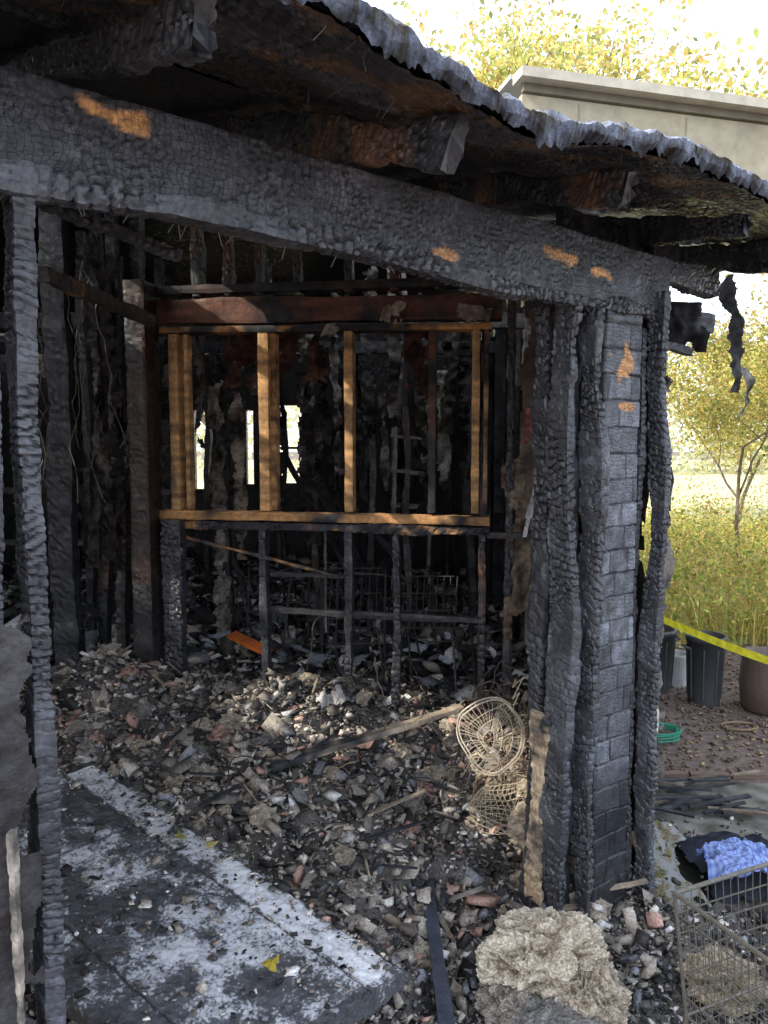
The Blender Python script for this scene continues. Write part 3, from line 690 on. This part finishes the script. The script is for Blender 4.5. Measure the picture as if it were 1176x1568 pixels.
for k in bd:
    v=V[k]; V.append((v[0]+.004*nz(v[0]*60,v[1]*60),v[1],v[2]-.05)); C.append((.05,)*3)
nb=len(bd)
for k in range(nb): F.append((bd[k],bd[(k+1)%nb],nn+(k+1)%nb,nn+k))
F.append(tuple(nn+k for k in range(nb)))
A.add(V,F,C); mk('fallen_door_panel',A,m)
Pp=[]
for k in range(1100):
    a_=random.random(); b_=random.random()**2.6*.9
    if random.random()<.3: b_=random.random()
    P=(pA.lerp(pB,a_)).lerp(pD.lerp(pC,a_),b_); Pp.append((P.x,P.y,P.z+.006))
chips('rubble_on_panel',np.array(Pp),np.clip(rng.lognormal(-5.4,.55,1100),.002,.02),PAL,[26,20,12,12,10,6,8,1,6],rub,.4)
A=Acc()
def leafpl(P,sz,col,seed):
    az=seed; u=Vector((math.cos(az),math.sin(az),.1)); v=Vector((-math.sin(az),math.cos(az),.25)); V=[];n=14
    V.append(Vector(P)+Vector((0,0,.006)))
    for k in range(n):
        g=2*math.pi*k/n; r_=sz*(1+.35*math.cos(3*g)+.12*math.cos(7*g)); V.append(Vector(P)+u*r_*math.cos(g)+v*r_*math.sin(g)*.8+Vector((0,0,.004*math.cos(5*g))))
    A.add(V,[(0,1+k,1+(k+1)%n) for k in range(n)],col)
leafpl((-.27,1.68,.37),.020,(.5,.38,.05),1.0); leafpl((-.62,2.16,.43),.02,(.30,.28,.08),2.0); leafpl((-.52,2.13,.42),.016,(.4,.33,.12),.3); leafpl((.62,1.72,.05),.02,(.3,.3,.05),2.0)
mk('fallen_leaf',A,M_leaf)

ins=empty('insulation_bale')
A=Acc(); lump(A,(.45,2.0,.16),.16,.12,.115,.27,1.3,(.70,.63,.50),(.20,.15,.10),11,T6,.35)
lump(A,(.56,1.92,.09),.09,.09,.08,.3,1.8,(.60,.53,.42),(.18,.14,.10),31,T6,.3)
lump(A,(.34,1.92,.09),.08,.08,.06,.3,1.8,(.42,.38,.33),(.14,.12,.10),37,T6,.3)
mk('wool_batt',A,M_insul,ins)
A=Acc(); lump(A,(.44,1.85,.03),.18,.10,.09,.2,1.2,(.32,.31,.29),(.09,.088,.085),77,T6,.3); mk('charred_base',A,M_insul,ins)
A=Acc(); lump(A,(.98,2.02,.07),.10,.09,.06,.3,1.9,(.5,.43,.33),(.16,.13,.09),91,T6); mk('insulation_bale.001',A,M_insul)

# ================= FAN GRILLE
fan=empty('burnt_fan_grille')
def wob(p,k=.014):
    p=Vector(p); return p+Vector((nz(p.x*9,p.y*9,p.z*9),nz(p.x*9,p.y*9,p.z*9+30),nz(p.x*9+40,p.y*9,p.z*9)))*k*2
A=Acc(); fc=Vector((.40,2.66,.55)); fn=Vector((-.25,-.95,.2)).normalized(); fu=fn.cross(Vector((0,0,1))).normalized(); fv=fu.cross(fn)
rc=(.5,.43,.33)
def ringp(c,r,n=40,bul=0): return [wob(c+fu*math.cos(g)*r*.9+fv*math.sin(g)*r+fn*bul,.016) for g in [2*math.pi*k/n for k in range(n)]]
for r_ in(.14,.13,.095,.06,.03): tube(A,ringp(fc,r_,40,.03*(1-(r_/.14)**2)),.0034 if r_>.12 else .0016,5,rc,True)
for k in range(50):
    if k%9==3: continue
    g=2*math.pi*k/50; tube(A,[wob(fc+(fu*math.cos(g)*.9+fv*math.sin(g))*(.03+.105*t)+fn*(.03*(1-((.03+.105*t)/.14)**2)),.016) for t in(0,.25,.5,.75,1)],.0011,4,rc)
mk('front_guard',A,M_metal,fan)
A=Acc(); fc2=Vector((.44,2.60,.33))
def bp_(g,k):
    rr=.05+.045*math.sin(math.pi*(k+1)/11); return wob(fc2+Vector((math.cos(g)*rr*1.1+.03*k/9,math.sin(g)*rr*.6,-.10+.02*k+.02*math.cos(g))),.03)
for k in range(10): tube(A,[bp_(2*math.pi*i/30,k) for i in range(30)],.0012,4,(.5,.42,.3),True)
for i in range(34): tube(A,[bp_(2*math.pi*i/34,k) for k in range(10)],.001,4,(.5,.42,.3))
mk('rear_guard_basket',A,M_metal,fan)
A=Acc()
for i in range(34):
    c=Vector((.50,2.78,.54))+Vector((random.uniform(-.12,.14),random.uniform(-.08,.1),random.uniform(-.24,.14)))
    r_=random.uniform(.04,.12); ph=random.uniform(0,6); ax=Vector((random.uniform(-.6,.6),-1,random.uniform(-.6,.6))).normalized(); u=ax.orthogonal().normalized(); v=ax.cross(u); pts=[]
    for k in range(26):
        g=ph+k*random.uniform(.16,.24); rr=r_*(1+.2*math.sin(k*.7+ph)); pts.append(wob(c+u*rr*math.cos(g)+v*rr*math.sin(g)*.8+ax*.02*math.sin(k*.3),.02))
    tube(A,pts,random.choice((.0015,.0025,.0035)),5,random.choice([(.5,.4,.28),(.3,.22,.14),(.08,.06,.05),(.55,.47,.34)]))
mk('cable_tangle',A,M_metal,fan)
A=Acc()
for i in range(24):
    c=(random.uniform(.46,.68),random.uniform(2.42,2.85),random.uniform(.10,.45)); k=random.uniform(.02,.055); lump(A,c,k,k*.8,k,.5,2,(.58,.50,.39),(.18,.14,.10),random.random()*90)
mk('clinging_wool',A,M_insul,fan)

# ================= CART
cart=empty('wire_shopping_cart')
A=Acc(); c0=Vector((.75,1.82,.46)); e1=Vector((.92,.40,0)).normalized()*.62; e2=Vector((.40,-.92,0)).normalized()*.45
mcol=(.13,.12,.10)
T=[c0,c0+e1,c0+e1+e2,c0+e2]; ctr=(c0+(e1+e2)/2)
Bt=[Vector((ctr.x+(p.x-ctr.x)*.9,ctr.y+(p.y-ctr.y)*.9,.13)) for p in T]
def wl(a,b_,r): tube(A,[a.lerp(b_,t)+Vector((nz(t*3+a.x*9,a.y*9,1),nz(t*3+a.x*9,a.y*9,5),nz(t*3,a.y*9+a.z*9,9)))*.006*math.sin(math.pi*t) for t in(0,.2,.4,.6,.8,1)],r,4,mcol)
for k in range(4):
    tube(A,[T[k],T[(k+1)%4]],.006,8,mcol); tube(A,[Bt[k],Bt[(k+1)%4]],.004,6,mcol)
    tube(A,[T[k],Bt[k]],.005,6,mcol)
    for i in range(1,22): wl(T[k].lerp(T[(k+1)%4],i/22),Bt[k].lerp(Bt[(k+1)%4],i/22),.0013)
    for z in range(1,6): wl(T[k].lerp(Bt[k],z/6),T[(k+1)%4].lerp(Bt[(k+1)%4],z/6),.002)
for i in range(1,20): wl(Bt[0].lerp(Bt[1],i/20),Bt[3].lerp(Bt[2],i/20),.0013)
for i in range(1,12): wl(Bt[0].lerp(Bt[3],i/12),Bt[1].lerp(Bt[2],i/12),.0013)
mk('wire_basket',A,M_metal,cart)
A=Acc()
for k in range(4):
    p=Bt[k]; tube(A,[p,Vector((p.x,p.y,.075))],.008,6,mcol)
    tube(A,[Vector((p.x-.012,p.y,.038)),Vector((p.x+.012,p.y,.038))],.036,16,(.03,.03,.03))
tube(A,[T[1],T[1]+Vector((.06,.03,.12)),T[2]+Vector((.06,.03,.12)),T[2]],.009,8,mcol)
mk('casters_and_handle',A,M_metal,cart)

def crumple(name,c,sx,sy,h,colf,n=70,seed=3,mat=M_cloth,fo=1):
    A=Acc();V=[];C=[];F=[]
    for j in range(n+1):
        for i in range(n+1):
            a_=i/n*2-1;b_=j/n*2-1; r_=1+.2*nz(math.atan2(b_,a_)*1.3,seed,1)
            x=a_*sx*r_+.03*nz(a_*3,b_*3,seed);y=b_*sy*r_+.02*nz(a_*3,b_*3,seed+8)
            z=h*(1-min(1,(a_*a_+b_*b_)*.6))+fo*(.07*(.25-abs(nz(a_*1.8,b_*2.6,seed)))+.012*nz(a_*6,b_*3,seed))
            V.append((c[0]+x,c[1]+y,c[2]+z)); C.append(colf(a_,b_))
    for j in range(n):
        for i in range(n):
            if ((i/n*2-1)**2+(j/n*2-1)**2)+.6*nz(i*.08,j*.08,seed)<1.5: F.append((j*(n+1)+i,j*(n+1)+i+1,(j+1)*(n+1)+i+1,(j+1)*(n+1)+i))
    A.add(V,F,C); return mk(name,A,mat,None,True)
crumple('charred_clothes_heap',(1.36,2.66,.01),.20,.20,.11,lambda a,b:(.03,.035,.05),seed=8)
def plaid(a,b):
    k=.5*((int((a+2)*18))%2)+.5*((int((b+2)*18))%2); return (.13+.17*k,.18+.22*k,.46+.20*k)
crumple('plaid_shirt',(1.28,2.54,.12),.13,.11,.05,plaid,seed=5,n=120)
A=Acc()
for i in range(26):
    x=random.uniform(1.0,1.5);y=random.uniform(3.05,3.4); az=random.uniform(-.5,.5); l=random.uniform(.1,.35)
    plank(A,(x,y,.02+.008*(i%5)),(x+l*math.cos(az),y+l*math.sin(az),.03+.010*(i%4)),.022,.010,step=.02,fine=False,amp=.005,ash=1,wood=random.choice((0,.2)),wc=(.35,.27,.2))
mk('burnt_board_scraps',A,M_wood)
m,nt,b=newmat('puddle_water'); b.inputs['Base Color'].default_value=(.03,.03,.027,1); b.inputs['Roughness'].default_value=.03; b.inputs['Specular IOR Level'].default_value=1.0
tc=N(nt,'ShaderNodeTexCoord');n1=N(nt,'ShaderNodeTexNoise');n1.inputs['Scale'].default_value=30;bp=N(nt,'ShaderNodeBump');bp.inputs['Strength'].default_value=.05;bp.inputs['Distance'].default_value=.002
nt.links.new(tc.outputs['Object'],n1.inputs['Vector']);nt.links.new(n1.outputs['Fac'],bp.inputs['Height']);nt.links.new(bp.outputs[0],b.inputs['Normal'])
A=Acc();V=[(1.10,2.72,.012)];n=60
for k in range(n):
    g=2*math.pi*k/n; r_=1+.45*nz(math.cos(g)*1.5,math.sin(g)*1.5,4); V.append((1.10+.20*r_*math.cos(g),2.70+.36*r_*math.sin(g),.012))
A.add(V,[(0,1+k,1+(k+1)%n) for k in range(n)],(.02,.02,.02)); mk('puddle',A,m)
m,nt,b=newmat('worn_concrete'); n1=N(nt,'ShaderNodeTexNoise');n1.inputs['Scale'].default_value=9;n1.inputs['Detail'].default_value=9;tc=N(nt,'ShaderNodeTexCoord')
r=N(nt,'ShaderNodeValToRGB'); e=r.color_ramp.elements; e[0].position=.35;e[0].color=(.06,.055,.045,1);e[1].position=.65;e[1].color=(.26,.25,.22,1)
nt.links.new(tc.outputs['Object'],n1.inputs['Vector']);nt.links.new(n1.outputs['Fac'],r.inputs[0]);nt.links.new(r.outputs[0],b.inputs['Base Color']);b.inputs['Roughness'].default_value=.6
A=Acc(); A.add([(1.0,2.2,.0045),(3.6,2.0,.0045),(3.6,3.32,.0045),(1.0,3.48,.0045)],[(0,1,2,3)],(.2,.2,.2)); mk('concrete_path',A,m)
A=Acc()
for i in range(13):
    x=1.1+i*.2; plank(A,(x,3.52-.006*i,.010),(x+.19,3.52-.006*(i+1)+random.uniform(-.006,.006),.008),.04,.03,step=.02,fine=False,amp=.008,colf=lambda P,c,s:(.15+.07*c,.11+.04*c,.09+.03*c))
mk('brick_edging',A,M_paint)
def bin_(name,c,r,h,col):
    e=empty(name); A=Acc()
    lathe(A,[(r*.8,0),(r*.82,.02),(r*.97,h*.88),(r*1.05,h*.88),(r*1.06,h*.95),(r*1.0,h*.96),(r*.94,h*.95),(r*.9,h*.5),(0.01,h*.3)],c,36,col); mk('body',A,M_plastic,e,True)
    A=Acc()
    for sg in(-1,1): tube(A,[(c[0]+sg*r*.95,c[1]-.03,c[2]+h*.78),(c[0]+sg*r*1.18,c[1]-.03,c[2]+h*.80),(c[0]+sg*r*1.18,c[1]+.03,c[2]+h*.80),(c[0]+sg*r*.95,c[1]+.03,c[2]+h*.78)],.008,6,col)
    for g in range(8):
        an=g*math.pi/4+.3; tube(A,[(c[0]+r*.84*math.cos(an),c[1]+r*.84*math.sin(an),c[2]+.04),(c[0]+r*.96*math.cos(an),c[1]+r*.96*math.sin(an),c[2]+h*.8)],.006,6,col)
    mk('handles_and_ribs',A,M_plastic,e)
bin_('trash_can',(2.03,4.58,0),.115,.46,(.06,.065,.07))
bin_('trash_can.001',(1.80,4.85,0),.14,.44,(.06,.065,.07))
A=Acc(); lathe(A,[(.12,0),(.145,.02),(.16,.18),(.145,.34),(.15,.36),(.13,.36),(.12,.2),(.01,.1)],(2.36,4.45,0),30,(.14,.10,.08)); mk('rusty_barrel',A,M_metal,None,True)
A=Acc(); lathe(A,[(.075,0),(.085,.2),(.09,.2),(.09,.22),(.08,.22),(.07,.05),(.01,.04)],(1.99,4.95,0.0),24,(.6,.62,.62))
tube(A,[(1.905,4.95,.2),(1.92,4.93,.27),(1.99,4.92,.30),(2.06,4.93,.27),(2.075,4.95,.2)],.003,5,(.5,.5,.5)); mk('white_bucket',A,M_plastic)
A=Acc(); pts=[]
for k in range(150):
    g=k*.25; r_=.10+.02*math.sin(k*.13); pts.append((1.52+r_*1.25*math.cos(g)+.01*math.sin(k),4.0+r_*math.sin(g),.014+.0003*k+.006*abs(math.sin(k*.37))))
tube(A,pts,.005,6,(.03,.26,.16)); mk('garden_hose',A,M_plastic)
A=Acc(); tube(A,[(2.05+.10*math.cos(g),4.15+.06*math.sin(g),.012) for g in [2*math.pi*k/30 for k in range(30)]],.008,6,(.22,.15,.09),True); mk('rope_ring',A,M_wood)
A=Acc();V=[];F=[];C=[];n=60
for i in range(n+1):
    t=i/n; P=Vector((1.45,5.6,.66)).lerp(Vector((2.15,2.9,.57)),t); P.z-=.30*t*(1-t); tw=.5*math.sin(t*5)+1.3
    d=Vector((.2*math.cos(tw),.0,math.sin(tw)))*.022
    V+=[P+d,P-d]; c=(.85,.78,.05); C+=[c,c]
F=[(2*i,2*i+1,2*i+3,2*i+2) for i in range(n)]
A.add(V,F,C); mk('caution_tape',A,M_leaf)
A=Acc()
for p,h_ in(((1.45,5.6),.8),((2.15,2.9),.7)): tube(A,[(p[0],p[1],0),(p[0],p[1],h_)],.012,8,(.25,.2,.14))
mk('tape_stake',A,M_wood)

cp=empty('neighboring_carport')
A=Acc(); cc=(.42,.38,.27); th=.25
def cpP(u,v,z): return (.87+math.cos(th)*u-math.sin(th)*v,4.92+math.sin(th)*u+math.cos(th)*v,z)
box(A,cpP(3.3,0,3.62),(6.6,.05,.46),cc,th); box(A,cpP(3.3,-.06,3.94),(6.7,.14,.06),(.5,.47,.38),th); box(A,cpP(3.3,-.03,3.885),(6.6,.04,.05),(.2,.18,.13),th); box(A,cpP(3.3,-.03,3.42),(6.6,.06,.03),(.28,.26,.2),th)
for i in range(8): box(A,cpP(.4+.8*i,-.0275,3.63),(.010,.006,.40),(.30,.27,.19),th)
mk('fascia',A,M_paint,cp)
A=Acc(); box(A,cpP(3.3,1.3,3.985),(6.7,2.5,.03),(.5,.49,.45),th)
mk('metal_roof',A,M_paint,cp)
A=Acc()
for u,v in((.62,.1),(6.3,.1),(6.3,2.3)): p=cpP(u,v,1.75); box(A,p,(.1,.1,3.5),(.3,.29,.26))
mk('posts',A,M_paint,cp)

# ================= VEGETATION
def leaves(name,P,size,cols,parent=None,mat=M_leaf):
    n=len(P); az=rng.uniform(0,6.283,n); el=rng.uniform(-1.2,1.2,n)
    u=np.stack([np.cos(az)*np.cos(el),np.sin(az)*np.cos(el),np.sin(el)],1); r_=rng.normal(size=(n,3)); v=np.cross(u,r_); v/=np.linalg.norm(v,axis=1)[:,None]
    s_=(size*rng.uniform(.6,1.4,n))[:,None]
    V=np.stack([P-u*s_,P+v*s_*.55,P+u*s_,P-v*s_*.55],1).reshape(-1,3); F=np.arange(4*n).reshape(n,4)
    ci=rng.choice(len(cols),n); C=np.array(cols)[ci]*rng.uniform(.6,1.4,(n,1)); return npmesh(name,V,F,np.repeat(C,4,0),mat,parent)
YG=[(.60,.56,.17),(.50,.52,.17),(.68,.57,.20),(.34,.40,.13),(.64,.47,.18)]
def tree(name,base,h,spread,nleaf,lsize,seed,levels=4,clus=.28,cols=YG,trunkr=.14):
    R=random.Random(seed); e=empty(name); A=Acc(); tips=[]
    def br(p,d,l,r,lv):
        pts=[p.copy()]; n=5
        for k in range(n):
            d=(d+Vector((R.uniform(-.22,.22),R.uniform(-.22,.22),R.uniform(-.12,.16)))).normalized(); p=p+d*(l/n); pts.append(p.copy())
        tube(A,pts,r,6 if lv<2 else 4,(.2,.16,.12),False,r*.55)
        if lv>=levels-1: tips.extend(pts[1:])
        if lv<levels:
            for k in range(R.choice((3,4))):
                q=pts[R.choice((2,3,4,5))] if lv>0 else pts[R.choice((3,4,5))]
                nd=(d*.6+Vector((R.uniform(-1,1)*spread,R.uniform(-1,1)*spread,R.uniform(-.15,.8)))).normalized()
                br(q,nd,l*R.uniform(.55,.8),r*.5,lv+1)
    br(Vector(base),Vector((0,0,1)),h*.42,trunkr,0)
    mk('trunk_and_limbs',A,M_bark,e)
    Tt=np.array([t[:] for t in tips]); w_=rng.random(len(Tt))**2; w_/=w_.sum(); ci=rng.choice(len(Tt),nleaf,p=w_)
    P=Tt[ci]+rng.normal(size=(nleaf,3))*clus*np.array([1,1,.8])
    leaves('crown',P,lsize,cols,e)
tree('autumn_tree',(3.3,10.5,0),9.5,1.1,20000,.05,3,4,.22)
tree('autumn_tree.001',(8.3,13,0),9,1.0,14000,.06,8,4,.25)
tree('autumn_tree.002',(4.5,9.2,0),4.0,1.2,13000,.026,21,4,.18,trunkr=.03)
tree('autumn_tree.003',(9.4,16,0),11,1.1,12000,.075,5,4,.35)
tree('autumn_tree.004',(4.2,17,0),13,.9,12000,.07,31,4,.32)
tree('autumn_tree.005',(-2.6,14,0),6,1.0,8000,.07,44,4,.3)
tree('autumn_tree.006',(6.4,13.5,0),4.6,1.3,14000,.04,52,4,.24,trunkr=.04)
P=[]
for k in range(60):
    c=np.array([rng.uniform(-40,60),rng.uniform(42,60),rng.uniform(1.0,6)]); P.append(c+rng.normal(size=(450,3))*np.array([2.2,1.5,1.6]))
P=np.concatenate(P); P[:,2]=np.abs(P[:,2]); leaves('distant_treeline',P,.22,[(.6,.58,.35),(.48,.5,.33),(.62,.58,.38)])
def blades(name,n,reg,hm,cols,wd=.006):
    x0,x1,y0,y1=reg; x=rng.uniform(x0,x1,n); y=y0+(y1-y0)*rng.random(n)**1.5
    hh=np.array([.55+.9*nz(a*.8,b*.8,3)+.3*nz(a*3,b*3,4) for a,b in zip(x,y)]); hh=np.clip(hh,.25,1.3)*hm*rng.uniform(.5,1.2,n)
    az=rng.uniform(0,6.283,n); ln=rng.normal(0,.28,(n,2))*hh[:,None]; w_=wd*rng.uniform(.6,1.5,n)
    ca,sa=np.cos(az)*w_,np.sin(az)*w_; z0=np.zeros(n)
    V=np.stack([np.stack([x-ca,y-sa,z0],1),np.stack([x+ca,y+sa,z0],1),np.stack([x+ca*.7+ln[:,0]*.4,y+sa*.7+ln[:,1]*.4,hh*.6],1),np.stack([x-ca*.7+ln[:,0]*.4,y-sa*.7+ln[:,1]*.4,hh*.6],1),np.stack([x+ln[:,0],y+ln[:,1],hh],1)],1).reshape(-1,3)
    k=5*np.arange(n)[:,None]; F=k+np.array([[0,1,2,3]]); F2=k+np.array([[3,2,4]])
    C=np.array(cols)[rng.choice(len(cols),n)]*rng.uniform(.6,1.4,(n,1)); C=np.repeat(C,5,0)
    me=bpy.data.meshes.new(name); fs=[tuple(a) for a in F.tolist()]+[tuple(a) for a in F2.tolist()]
    me.from_pydata(V.tolist(),[],fs); at=me.color_attributes.new('Col','FLOAT_COLOR','POINT'); c4=np.ones((len(V),4),dtype=np.float32); c4[:,:3]=C; at.data.foreach_set('color',c4.ravel())
    me.materials.append(M_leaf); ob=bpy.data.objects.new(name,me); COL.objects.link(ob)
GC=[(.56,.54,.12),(.42,.48,.11),(.66,.56,.20),(.58,.48,.15),(.30,.38,.09),(.55,.36,.14)]
blades('meadow_grass',12000,(1.6,10,5.9,15),.7,GC,.006)
Pn=60000; x=rng.uniform(1.6,10,Pn); y=5.9+9*rng.random(Pn)**1.7; hh=np.array([max(.12,.55+1.1*nz(a*1.1,b*1.1,3)+.45*nz(a*3,b*3,8)) for a,b in zip(x,y)])
P=np.stack([x,y,hh*rng.random(Pn)**.7],1); leaves('meadow_weeds',P,.024,GC)
P=np.stack([rng.uniform(1.1,4.5,7000),rng.uniform(3.5,6.4,7000),rng.uniform(.004,.012,7000)],1)
P=P[P[:,0]<.62*P[:,1]]
chips('leaf_litter',P,rng.uniform(.005,.013,len(P)),np.array([(.3,.2,.12),(.2,.14,.10),(.38,.28,.14),(.1,.07,.06)]),[3,3,1,3],None,.25)
